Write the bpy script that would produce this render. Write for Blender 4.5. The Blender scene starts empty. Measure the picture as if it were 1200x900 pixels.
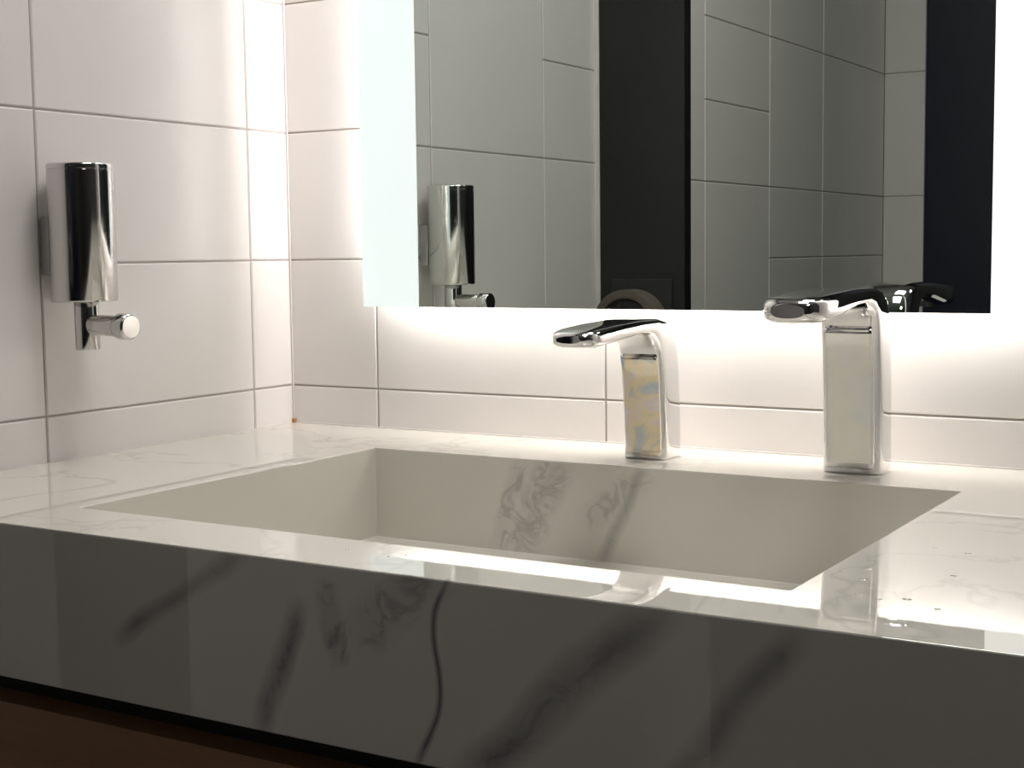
import bpy, bmesh, math, random
from mathutils import Vector
# ---------------- measured layout (metres) ----------------
CAM=(1.3380,-1.5953,.24); F_PX=1690.4; YAW,PIT,ROL=.5456,.0915,.0119
a1,RH=.0538,.1781
b1,BW=.1501,.3538
c1,c2,c3=-.0823,-.4447,-.8100
A_,B_,x1,x2=-1.012,-2.263,.190,.297
D,H=-.7304,-.1445
xl,xr,yb,yf,zb=.2684,.9842,-.1671,-.6416,-.112
ml,mz,m,s1,s2,mt_=.1614,.1693,.0423,.2516,.9812,1.25
mr=s2+(s1-ml)
dx,dy,zt,zb_=.0495,-.4251,.3481,.1886
ZF,ZC=-.85,1.6
XR=2.2

def new_mat(name,col=(.8,.8,.8),rough=.5,metal=0.,emis=None,es=0.):
    mt=bpy.data.materials.new(name); mt.use_nodes=True
    b=mt.node_tree.nodes['Principled BSDF']
    b.inputs['Base Color'].default_value=(*col,1); b.inputs['Roughness'].default_value=rough
    b.inputs['Metallic'].default_value=metal
    if emis: b.inputs['Emission Color'].default_value=(*emis,1); b.inputs['Emission Strength'].default_value=es
    return mt
class N:
    def __init__(s,mt): s.t=mt.node_tree; s.b=s.t.nodes['Principled BSDF']
    def n(s,ty,**k):
        x=s.t.nodes.new(ty)
        for a,v in k.items(): setattr(x,a,v)
        return x
    def l(s,a,b): s.t.links.new(a,b)
    def math(s,op,a,b=None,clamp=False):
        x=s.n('ShaderNodeMath',operation=op); x.use_clamp=clamp
        for i,v in enumerate((a,b)):
            if v is None: continue
            if isinstance(v,(int,float)): x.inputs[i].default_value=v
            else: s.l(v,x.inputs[i])
        return x.outputs[0]
    def noise(s,scale,detail=2,rough=.5,dist=0.):
        x=s.n('ShaderNodeTexNoise'); x.inputs['Scale'].default_value=scale; x.inputs['Detail'].default_value=detail
        x.inputs['Roughness'].default_value=rough; x.inputs['Distortion'].default_value=dist
        if not hasattr(s,'tc'): s.tc=s.n('ShaderNodeTexCoord')
        s.l(s.tc.outputs['Object'],x.inputs['Vector']); return x.outputs['Fac']
    def mix(s,f,a,b):
        x=s.n('ShaderNodeMix',data_type='RGBA')
        for i,v in ((6,a),(7,b)):
            if isinstance(v,tuple): x.inputs[i].default_value=(*v,1)
            else: s.l(v,x.inputs[i])
        s.l(f,x.inputs[0]); return x.outputs[2]
def tile_mat(name,col,rough=.22):
    mt=new_mat(name,col,rough); k=N(mt)
    no=k.noise(6,2)
    bu=k.n('ShaderNodeBump'); bu.inputs['Strength'].default_value=.12; bu.inputs['Distance'].default_value=.01
    k.l(no,bu.inputs['Height']); k.l(bu.outputs[0],k.b.inputs['Normal'])
    k.l(k.mix(no,col,tuple(v*.94 for v in col)),k.b.inputs['Base Color'])
    return mt
M_tile=tile_mat('white_tile',(.82,.785,.765)); M_grout=new_mat('grout',(.40,.36,.34),.9)
M_black=new_mat('black_panel',(.012,.012,.013),.25); M_navy=new_mat('navy_dark',(.004,.005,.018),.4)
M_dark=new_mat('dark_paint',(.03,.03,.03),.7)
M_ceil=new_mat('ceiling_paint',(.35,.35,.35),.8); M_floor=new_mat('floor_tile_dark',(.10,.10,.095),.4)
M_mirror=new_mat('mirror_glass',(.70,.765,.72),.0,1.)
M_frost=new_mat('frosted_lit_glass',(.5,.55,.55),.3,emis=(.76,.85,.835),es=.86)
M_frost2=new_mat('frosted_lit_glass_bright',(.5,.55,.55),.3,emis=(1.,.98,.95),es=1.)
M_led=new_mat('led_strip',(.8,.8,.8),.5,emis=(1.,.935,.895),es=25.)
M_case=new_mat('mirror_case',(.6,.6,.6),.5)
M_bracket=new_mat('brushed_steel',(.45,.45,.45),.35,1.)
M_chrome=new_mat('chrome',(.80,.80,.80),.03,1.)
M_chrome2=new_mat('soft_chrome',(.64,.63,.62),.12,1.)
M_caulk=new_mat('caulk',(.72,.68,.66),.6)
M_stain=new_mat('rusty_sealant',(.45,.20,.08),.7)
M_refl=new_mat('reflection_brown',(.12,.095,.075),.8)  # dark brown of the reflection that the added roll imitates
M_wood=new_mat('wood',(.16,.06,.024),.45); k=N(M_wood)
mp=k.n('ShaderNodeMapping'); mp.inputs['Scale'].default_value=(1,1,14); tc=k.n('ShaderNodeTexCoord'); k.l(tc.outputs['Object'],mp.inputs[0])
nn=k.n('ShaderNodeTexNoise'); nn.inputs['Scale'].default_value=5; nn.inputs['Detail'].default_value=5; k.l(mp.outputs[0],nn.inputs['Vector'])
k.l(k.mix(nn.outputs['Fac'],(.62,.34,.17),(.38,.19,.09)),k.b.inputs['Base Color'])
def stained(name,amount,r0=.03):
    mt=new_mat(name,(.8,.8,.8),.1,1.); k=N(mt)
    n1=k.noise(16,4,.6,.6); n2=k.noise(45,3,.6)
    rp=k.n('ShaderNodeValToRGB'); e=rp.color_ramp.elements
    e[0].position=.32; e[0].color=(.44,.55,.72,1); e[1].position=.68; e[1].color=(.90,.90,.92,1)
    for p_,c_ in ((.43,(.56,.64,.74,1)),(.51,(.92,.78,.52,1)),(.59,(.84,.76,.80,1))):
        q=e.new(p_); q.color=c_
    k.l(n1,rp.inputs[0])
    f=k.math('MULTIPLY',k.math('ADD',n2,.3),amount,clamp=True)
    k.l(k.mix(f,(.90,.91,.92),rp.outputs[0]),k.b.inputs['Base Color'])
    k.l(k.math('ADD',k.math('MULTIPLY',n2,.16),r0),k.b.inputs['Roughness'])
    return mt
M_st1=stained('stained_chrome',1.15,.08); M_st2=stained('lightly_stained_chrome',.2,.06)

def obj(name,verts,faces,mats,fm=None,smooth=False,parent=None):
    me=bpy.data.meshes.new(name); me.from_pydata(verts,[],faces)
    for q in mats: me.materials.append(q)
    if fm:
        for f,i in zip(me.polygons,fm): f.material_index=i
    for f in me.polygons: f.use_smooth=smooth
    bm=bmesh.new(); bm.from_mesh(me); bmesh.ops.recalc_face_normals(bm,faces=bm.faces); bm.to_mesh(me); bm.free()
    o=bpy.data.objects.new(name,me); bpy.context.scene.collection.objects.link(o)
    if parent: o.parent=parent
    return o
def empty(name):
    o=bpy.data.objects.new(name,None); bpy.context.scene.collection.objects.link(o); return o
def box(name,a,b,mat,parent=None,bev=0):
    v=[(x,y,z) for x in (a[0],b[0]) for y in (a[1],b[1]) for z in (a[2],b[2])]
    f=[(0,1,3,2),(4,6,7,5),(0,4,5,1),(2,3,7,6),(0,2,6,4),(1,5,7,3)]
    o=obj(name,v,f,[mat],parent=parent)
    if bev:
        q=o.modifiers.new('b','BEVEL'); q.width=bev; q.segments=3
    return o
def tiled(name,axis,face,sgn,rects,u0,u1,z0,z1,mats,thick=.1):
    vs=[];fs=[];fm=[]
    def P(u,z,d):
        w=face-sgn*d
        return (w,u,z) if axis==0 else (u,w,z)
    lo,hi=min(u0,u1),max(u0,u1)
    for d in (.0015,thick):
        for (u,z) in ((lo,z0),(hi,z0),(hi,z1),(lo,z1)): vs.append(P(u,z,d))
    for q in [(0,1,2,3),(7,6,5,4),(0,4,5,1),(1,5,6,2),(2,6,7,3),(3,7,4,0)]:
        fs.append(q); fm.append(1)
    G=.0011; I=.0016
    for (ua,ub,za,zb2) in rects:
        ua,ub=min(ua,ub),max(ua,ub)
        b=len(vs)
        for g_,d in ((G,.0015),(G+I*.4,.0006),(G+I,0.)):
            for (u,z) in ((ua+g_,za+g_),(ub-g_,za+g_),(ub-g_,zb2-g_),(ua+g_,zb2-g_)): vs.append(P(u,z,d))
        for k in (0,4):
            for i in range(4):
                j=(i+1)%4; fs.append((b+k+i,b+k+j,b+k+4+j,b+k+4+i)); fm.append(0)
        fs.append((b+8,b+9,b+10,b+11)); fm.append(0)
    me=bpy.data.meshes.new(name); me.from_pydata(vs,[],fs)
    for q in mats: me.materials.append(q)
    for f,i in zip(me.polygons,fm): f.material_index=i
    me.update()
    want=Vector((sgn,0,0)) if axis==0 else Vector((0,sgn,0))
    bm=bmesh.new(); bm.from_mesh(me)
    for f in bm.faces:
        if f.index>=6 and f.normal.dot(want)<0: f.normal_flip()
    bm.to_mesh(me); bm.free()
    o=bpy.data.objects.new(name,me); bpy.context.scene.collection.objects.link(o); return o
def clampr(v): return sorted(set([ZF]+[r for r in v if ZF<r<ZC]+[ZC]))
rows=clampr([a1+RH*k for k in range(-5,9)])
tall=clampr([a1+RH*2*k for k in range(-2,5)])
mixd=clampr([a1+RH*k for k in (-4,-2,0,2,3,5,7)])
def grid(cols,rows=rows):
    return [(cols[i],cols[i+1],rows[j],rows[j+1]) for i in range(len(cols)-1) for j in range(len(rows)-1)]
tiled('wall_left',0,0.,1,grid([0,c1])+grid([c1,c2])+grid([c2,c3],tall)+grid([c3,A_],mixd),0,A_,ZF,ZC,[M_tile,M_grout])
cols=[0]+[b1+BW*k for k in range(0,6)]; cols=[q for q in cols if q<XR]+[XR]
tiled('wall_back',1,0.,-1,grid(cols),0,XR,ZF,ZC,[M_tile,M_grout])
box('trim_1',(0,-.0022,0.0),(.0022,0,ZC),M_caulk)
box('trim_2',(0.0022,-.003,-.001),(XR,0,.0016),M_caulk)
box('trim_3',(0,A_+.0005,ZF),(.010,A_+.003,ZC),M_caulk)
box('trim_4',(0.0002,-.005,0.),(.006,-.0002,.006),M_stain,None,.001)
box('partition_panel',(-.1,A_-.03,ZF),(x1,A_,ZC),M_black)
T=lambda *v: clampr(v)
sr=grid([A_-.03,-1.108],T(-.4,-.09,.372,.75,1.1))+grid([-1.108,-1.45],T(-.4,-.09,.065,.372,.53,.69,.85,1.16))+grid([-1.45,-1.79],T(-.4,-.09,.219,.372,.69,1.0,1.3))+grid([-1.79,B_],T(-.4,-.09,.219,.372,.69,1.0,1.3))
tiled('wall_side',0,x1,1,sr,A_-.03,B_,ZF,ZC,[M_tile,M_grout])
tiled('wall_rear',1,B_,1,grid([x1,x2],T(-.4,-.09,.06,.372,.69,1.0,1.3)),x1-.1,x2,ZF,ZC,[M_tile,M_grout])
box('door_1',(x2,B_-.05,ZF),(1.1,B_-.01,ZC),M_navy)
box('wall_rear_dark',(1.1,B_-.1,ZF),(2.3,B_,ZC),M_dark)
box('wall_right',(2.202,B_-.1,ZF),(2.3,.1,ZC),M_dark)
box('floor',(-.1,B_-.1,ZF-.05),(2.3,.1,ZF),M_floor)
box('ceiling',(-.1,B_-.1,ZC),(2.3,.1,ZC+.05),M_ceil)

# ---------------- marble ----------------
BASE=(.755,.735,.665)
M_marble=new_mat('white_marble',BASE,.012); k=N(M_marble)
k.b.inputs['IOR'].default_value=1.72
n1=k.noise(6,2,.45); nr=k.noise(22,4,.55,.9); n2=k.noise(3.2,5,.55,.8); nl=k.noise(9,2,.5)
sp=k.n('ShaderNodeSeparateXYZ'); k.l(k.tc.outputs['Object'],sp.inputs[0])
wob=k.math('SUBTRACT',n1,.5)
ridge=k.math('SUBTRACT',1.,k.math('DIVIDE',k.math('ABSOLUTE',k.math('SUBTRACT',nr,.5)),.06),clamp=True)
def coords(pa,pb):
    (xa,sa),(xb,sb)=pa,pb; Ld=math.hypot(xb-xa,sb-sa); tx_,ts=(xb-xa)/Ld,(sb-sa)/Ld; nx,ns=-ts,tx_
    X=sp.outputs[0]; S=sp.outputs[2]
    dn=k.math('ADD',k.math('ADD',k.math('MULTIPLY',X,nx),k.math('MULTIPLY',S,ns)),-(xa*nx+sa*ns))
    al=k.math('ADD',k.math('ADD',k.math('MULTIPLY',X,tx_),k.math('MULTIPLY',S,ts)),-((xa+xb)/2*tx_+(sa+sb)/2*ts))
    al=k.math('DIVIDE',k.math('ABSOLUTE',al),Ld/2)
    return dn,al
def vein(pa,pb,width,strength,kind='soft',amp=.05):
    dn,al=coords(pa,pb)
    dn=k.math('ABSOLUTE',k.math('ADD',dn,k.math('MULTIPLY',wob,amp)))
    end=k.math('MULTIPLY',k.math('SUBTRACT',1.25,al,clamp=True),2.2,clamp=True)
    body=k.math('SUBTRACT',1.,k.math('DIVIDE',dn,width),clamp=True)
    if kind=='soft': tex=k.math('ADD',k.math('MULTIPLY',ridge,.2),k.math('MULTIPLY',nl,1.5)); body=k.math('MULTIPLY',body,1.15,clamp=True)
    elif kind=='net': tex=k.math('ADD',k.math('MULTIPLY',ridge,.7),.28); body=k.math('MULTIPLY',body,1.6,clamp=True)
    else: tex=k.math('ADD',k.math('MULTIPLY',nl,.9),.45)
    return k.math('MULTIPLY',k.math('MULTIPLY',body,end),k.math('MULTIPLY',tex,strength),clamp=True)
def mx(l):
    r=l[0]
    for q in l[1:]: r=k.math('MAXIMUM',r,q)
    return r
front=k.math('LESS_THAN',sp.outputs[1],D+.004)
ap=mx([vein((.775,-.140),(.918,-.002),.022,.72),vein((.775,-.150),(.905,-.012),.006,.6,'line',.05),vein((.725,-.141),(.765,-.005),.0042,1.,'line',.07),
 vein((.422,-.088),(.556,-.004),.012,.55),vein((.569,-.143),(.613,-.04),.013,.65),
 vein((.632,-.02),(.652,-.075),.013,.7,'net'),vein((.672,-.055),(.750,-.002),.024,.5,'net'),
 vein((.935,-.12),(1.02,-.01),.017,.45),vein((1.15,-.13),(1.25,-.01),.012,.5)])
inb=k.math('MULTIPLY',k.math('LESS_THAN',k.math('ABSOLUTE',k.math('ADD',sp.outputs[1],-yb)),.004),k.math('LESS_THAN',sp.outputs[2],-.002))
bk=mx([vein((.446,-.105),(.476,-.01),.018,.45,'net',.04),vein((.475,-.11),(.53,-.005),.032,.45,'net',.04),vein((.475,-.11),(.53,-.005),.012,.25,'soft',.05),
 vein((.588,-.11),(.640,-.005),.009,.5,'soft',.05),vein((.57,-.07),(.64,-.01),.018,.38,'net',.03)])
rv=k.math('SUBTRACT',1.,k.math('DIVIDE',k.math('ABSOLUTE',k.math('SUBTRACT',n2,.5)),.014),clamp=True)
top=k.math('GREATER_THAN',sp.outputs[2],-.002)
vn=mx([k.math('MULTIPLY',ap,front),k.math('MULTIPLY',bk,inb),k.math('MULTIPLY',k.math('MULTIPLY',rv,.18),top)])
k.l(k.mix(vn,BASE,(.10,.10,.105)),k.b.inputs['Base Color'])
vs=[(0,0,0),(XR,0,0),(XR,D,0),(0,D,0),(xl,yb,0),(xr,yb,0),(xr,yf,0),(xl,yf,0),(xl,yb,zb),(xr,yb,zb),(xr,yf,zb),(xl,yf,zb),
 (0,0,H),(XR,0,H),(XR,D,H),(0,D,H)]
fs=[(0,4,5,1),(1,5,6,2),(2,6,7,3),(3,7,4,0),(4,8,9,5),(5,9,10,6),(6,10,11,7),(7,11,8,4),(8,11,10,9),(3,15,14,2),(0,12,15,3),(1,2,14,13),(0,1,13,12),(12,13,14,15)]
vc=empty('vanity_countertop')
o=obj('slab',vs,fs,[M_marble],parent=vc); q=o.modifiers.new('b','BEVEL'); q.width=.0014; q.segments=2; q.limit_method='ANGLE'
box('drain_slot',(.60,-.42,zb),(.66,-.38,zb+.0015),M_chrome,vc,.0006)
cab=empty('vanity_cabinet')
box('carcass',(0.002,D+.06,-.7),(XR,-.01,H-.001),M_dark,cab)
box('wood_front',(0.002,D+.03,-.7),(XR,D+.06,-.182),M_wood,cab)

# ---------------- water droplets on the counter ----------------
M_water=new_mat('water',(1,1,1),.0); bs=M_water.node_tree.nodes['Principled BSDF']
bs.inputs['Transmission Weight'].default_value=1.; bs.inputs['IOR'].default_value=1.33
random.seed(9); dv=[];df=[]
def drop(x,y,r):
    b=len(dv); n=14; asp=random.uniform(.75,1.3); ht=r*.22
    prof=[(1,0),(.93,.35),(.7,.72),(.38,.94)]
    for pr,pz in prof:
        for i in range(n):
            t=2*math.pi*i/n; w_=1+.12*math.sin(2*t+r*3000)
            dv.append((x+r*pr*w_*math.cos(t)*asp,y+r*pr*w_*math.sin(t),.0001+ht*pz))
    dv.append((x,y,.0001+ht))
    for s in range(3):
        for i in range(n):
            j=(i+1)%n; df.append((b+s*n+i,b+s*n+j,b+(s+1)*n+j,b+(s+1)*n+i))
    for i in range(n): df.append((b+3*n+i,b+3*n+(i+1)%n,b+4*n))
    df.append(tuple(b+i for i in reversed(range(n))))
for i in range(3): drop(random.uniform(.62,.72),random.uniform(-.70,-.655),random.uniform(.001,.002))
for i in range(9): drop(random.uniform(1.01,1.10),random.uniform(-.66,-.40),random.uniform(.0015,.0032))
obj('water_droplets',dv,df,[M_water],smooth=True)

# ---------------- mirror ----------------
mir=empty('backlit_mirror')
box('glass',(s1,-m,mz),(s2,-m+.005,mt_),M_mirror,mir)
box('frosted_strip_1',(ml,-m,mz),(s1,-m+.005,mt_),M_frost,mir)
box('frosted_strip_2',(s2,-m,mz),(mr,-m+.005,mt_),M_frost2,mir)
ins=.045
box('housing',(ml+ins,-m+.006,mz+ins),(mr-ins,-.001,mt_-ins),M_case,mir)
box('led_bottom',(ml+ins,-m+.01,mz+ins-.003),(mr-ins,-.012,mz+ins-.001),M_led,mir)
box('led_left',(ml+ins-.003,-m+.01,mz+ins),(ml+ins-.001,-.012,mt_-ins),M_led,mir)
box('led_right',(mr-ins+.001,-m+.01,mz+ins),(mr-ins+.003,-.012,mt_-ins),M_led,mir)

# ---------------- taps ----------------
def tap(name,tx,w,s,stmat,yo_=0.,drop_=0.):
    root=empty(name)
    st=[((-.062,0),(-.108,0),.97,5),((-.060,.0008),(-.110,.0008),1,5),((-.060,.003),(-.110,.003),1,5),((-.061,.05),(-.112,.05),1,5),((-.065,.10),(-.117,.10),1,5),
    ((-.069,.13),(-.122,.122),1,4.5),((-.078,.149),(-.129,.136),1,4.5),((-.096,.160),(-.140,.1435),1,4),((-.120,.1635),(-.154,.1465),1,4),
    ((-.18,.1635),(-.182,.1465-drop_*.4),1,4),((-.235,.1615),(-.237,.1415-drop_),1,4),((-.272,.1590),(-.272,.1385-drop_),.97,4),((-.287,.1575),(-.286,.1385-drop_),.88,3.5),((-.295,.155),(-.294,.1405-drop_),.72,3),((-.2985,.151),(-.298,.144-drop_),.5,2.5)]
    st=[((yo+(yo_ if yo<-.15 else 0),zo+s*(zo>.04)),(yi+(yo_ if yi<-.15 else 0),zi+s*(zi>.04)),w*k_,e) for (yo,zo),(yi,zi),k_,e in st]
    vs=[];fs=[];n=48
    for (yo,zo),(yi,zi),ww,e in st:
        cy_,cz_=(yo+yi)/2,(zo+zi)/2; hy,hz=(yo-yi)/2,(zo-zi)/2
        for i in range(n):
            t=2*math.pi*i/n; cs,sn=math.cos(t),math.sin(t)
            a=math.copysign(abs(cs)**(2/e),cs); b=math.copysign(abs(sn)**(2/e),sn)
            vs.append((tx+ww*a,cy_+hy*b,cz_+hz*b))
    for q in range(len(st)-1):
        for i in range(n):
            j=(i+1)%n; fs.append((q*n+i,q*n+j,(q+1)*n+j,(q+1)*n+i))
    fs.append(tuple(range(n))); fs.append(tuple((len(st)-1)*n+i for i in range(n)))
    o=obj('body',vs,fs,[M_chrome],smooth=True,parent=root); o.data.polygons[-1].use_smooth=False; o.data.polygons[-2].use_smooth=False
    key=[(-.1105,.005),(-.1121,.05),(-.1171,.10),(-.1220,.120)]
    def ev(zq):
        zs=[q[1] for q in key]
        for i in range(3):
            if zq<=zs[i+1]+1e-9:
                p0=key[max(i-1,0)];p1=key[i];p2=key[i+1];p3=key[min(i+2,3)]
                t=(zq-p1[1])/(p2[1]-p1[1]); h_=p2[1]-p1[1]
                m1=(p2[0]-p0[0])/(p2[1]-p0[1]) ; m2=(p3[0]-p1[0])/(p3[1]-p1[1])
                return (2*t**3-3*t*t+1)*p1[0]+(t**3-2*t*t+t)*h_*m1+(-2*t**3+3*t*t)*p2[0]+(t**3-t*t)*h_*m2
    NZ=24; pv=[];pf=[]
    prof=[(-.80,.0012),(-.79,-.0008),(-.77,-.0013)]+[(q*.77/6,-.0013-.0016*(1-(q/6)**2)) for q in range(-5,6)]+[(.77,-.0013),(.79,-.0008),(.80,.0012)]
    M_=len(prof)
    for i in range(NZ+1):
        z=.005+(.120-.005)*i/NZ; y=ev(z)
        for xx,d_ in prof: pv.append((tx+w*xx,y+d_,z*(1+(s/.12 if s else 0)) if s else z))
    for i in range(NZ):
        for j in range(M_-1): pf.append((i*M_+j,i*M_+j+1,(i+1)*M_+j+1,(i+1)*M_+j))
    pf.append(tuple(range(M_))); pf.append(tuple(NZ*M_+j for j in range(M_)))
    o=obj('front_panel',pv,pf,[stmat],smooth=True,parent=root); o.data.polygons[-1].use_smooth=False; o.data.polygons[-2].use_smooth=False
    v=[];n=24
    for z in (.142-drop_,.1376-drop_):
        for i in range(n):
            t=2*math.pi*i/n; v.append((tx+.011*math.cos(t),-.258+yo_+.011*math.sin(t),z+s))
    f=[(i,(i+1)%n,n+(i+1)%n,n+i) for i in range(n)]+[tuple(range(n)),tuple(range(n,2*n))]
    obj('aerator',v,f,[M_black],parent=root)
tap('basin_faucet',.610,.0285,0,M_st1,.012,0.)
tap('basin_faucet.001',.8535,.033,.036,M_st2,0.,.006)

# ---------------- soap dispenser ----------------
def lathe(name,p0_,p1_,prof,mat,parent,n=64):
    p0_,p1_=Vector(p0_),Vector(p1_); d=(p1_-p0_).normalized()
    ux=d.orthogonal().normalized(); uy=d.cross(ux)
    vs=[];fs=[]
    for a,rr_ in prof:
        for i in range(n):
            t=2*math.pi*i/n; vs.append(tuple(p0_+d*a+(ux*math.cos(t)+uy*math.sin(t))*rr_))
    for s in range(len(prof)-1):
        for i in range(n):
            j=(i+1)%n; fs.append((s*n+i,s*n+j,(s+1)*n+j,(s+1)*n+i))
    fs.append(tuple(range(n))); fs.append(tuple((len(prof)-1)*n+i for i in range(n)))
    o=obj(name,vs,fs,[mat],smooth=True,parent=parent); o.data.polygons[-1].use_smooth=False; o.data.polygons[-2].use_smooth=False
    e=o.modifiers.new('es','EDGE_SPLIT'); e.split_angle=math.radians(50)
    return o
def cyl(name,a,b,r_,mat,parent,bev=.0015):
    ln=(Vector(b)-Vector(a)).length
    return lathe(name,a,b,[(0,r_-bev),(bev*.3,r_-bev*.3),(bev,r_),(ln-bev,r_),(ln-bev*.3,r_-bev*.3),(ln,r_-bev)],mat,parent)
sd=empty('soap_dispenser')
R_=.0375; L_=zt-zb_-.002
lathe('body',(dx,dy,zb_),(dx,dy,zb_+L_),[(0,R_-.002),(.0006,R_-.0006),(.002,R_),(L_-.008,R_),(L_-.0077,R_-.0008),(L_-.0067,R_-.0008),(L_-.0064,R_),(L_-.002,R_),(L_-.0006,R_-.0006),(L_,R_-.002)],M_chrome2,sd)
cyl('stem',(dx+.002,dy,zb_-.056),(dx+.002,dy,zb_),.0140,M_chrome2,sd)
cyl('knob',(dx+.012,dy,zb_-.027),(dx+.060,dy,zb_-.028),.0120,M_chrome2,sd)
cyl('knob_cap',(dx+.054,dy,zb_-.028),(dx+.073,dy,zb_-.028),.0150,M_chrome2,sd,.0025)
box('wall_bracket',(0,dy-.020,.219),(dx-R_+.004,dy+.02,.285),M_bracket,sd,.002)

# ---------------- added roll standing in for a curved reflection in the glossy partition ----------------
pr=empty('reflection_roll')
lathe('roll',(.088,A_+.006,.095),(.088,A_+.052,.095),[(0,.020),(0.0001,.070),(.044,.070),(.046,.068),(.046,.054),(.03,.052)],M_refl,pr)
cyl('spindle',(.088,A_,.095),(.088,A_+.040,.095),.05,M_black,pr)
box('back_plate',(.035,A_,.04),(.165,A_+.005,.185),M_dark,pr,.002)

# ---------------- lights ----------------
def area(name,loc,e,size,col):
    ld=bpy.data.lights.new(name,'AREA'); ld.energy=e; ld.size=size; ld.color=col
    lo=bpy.data.objects.new(name,ld); lo.location=loc; bpy.context.scene.collection.objects.link(lo)
area('ceiling_lamp',(.78,-.45,1.57),11,.45,(1,.955,.925))
area('fill_light',(1.45,-1.12,1.57),4.2,.3,(1,.98,.92))  # added fill for the counter front and side wall, no known fixture
w=bpy.data.worlds.new('w'); bpy.context.scene.world=w; w.use_nodes=True
w.node_tree.nodes['Background'].inputs[0].default_value=(.02,.02,.02,1)
cd=bpy.data.cameras.new('cam'); co=bpy.data.objects.new('camera',cd); bpy.context.scene.collection.objects.link(co)
cd.sensor_width=36; cd.lens=F_PX*36/1200; cd.clip_start=.01
co.location=CAM; co.rotation_euler=(math.pi/2-PIT,ROL,YAW)
bpy.context.scene.camera=co
bpy.context.scene.view_settings.view_transform='Standard'
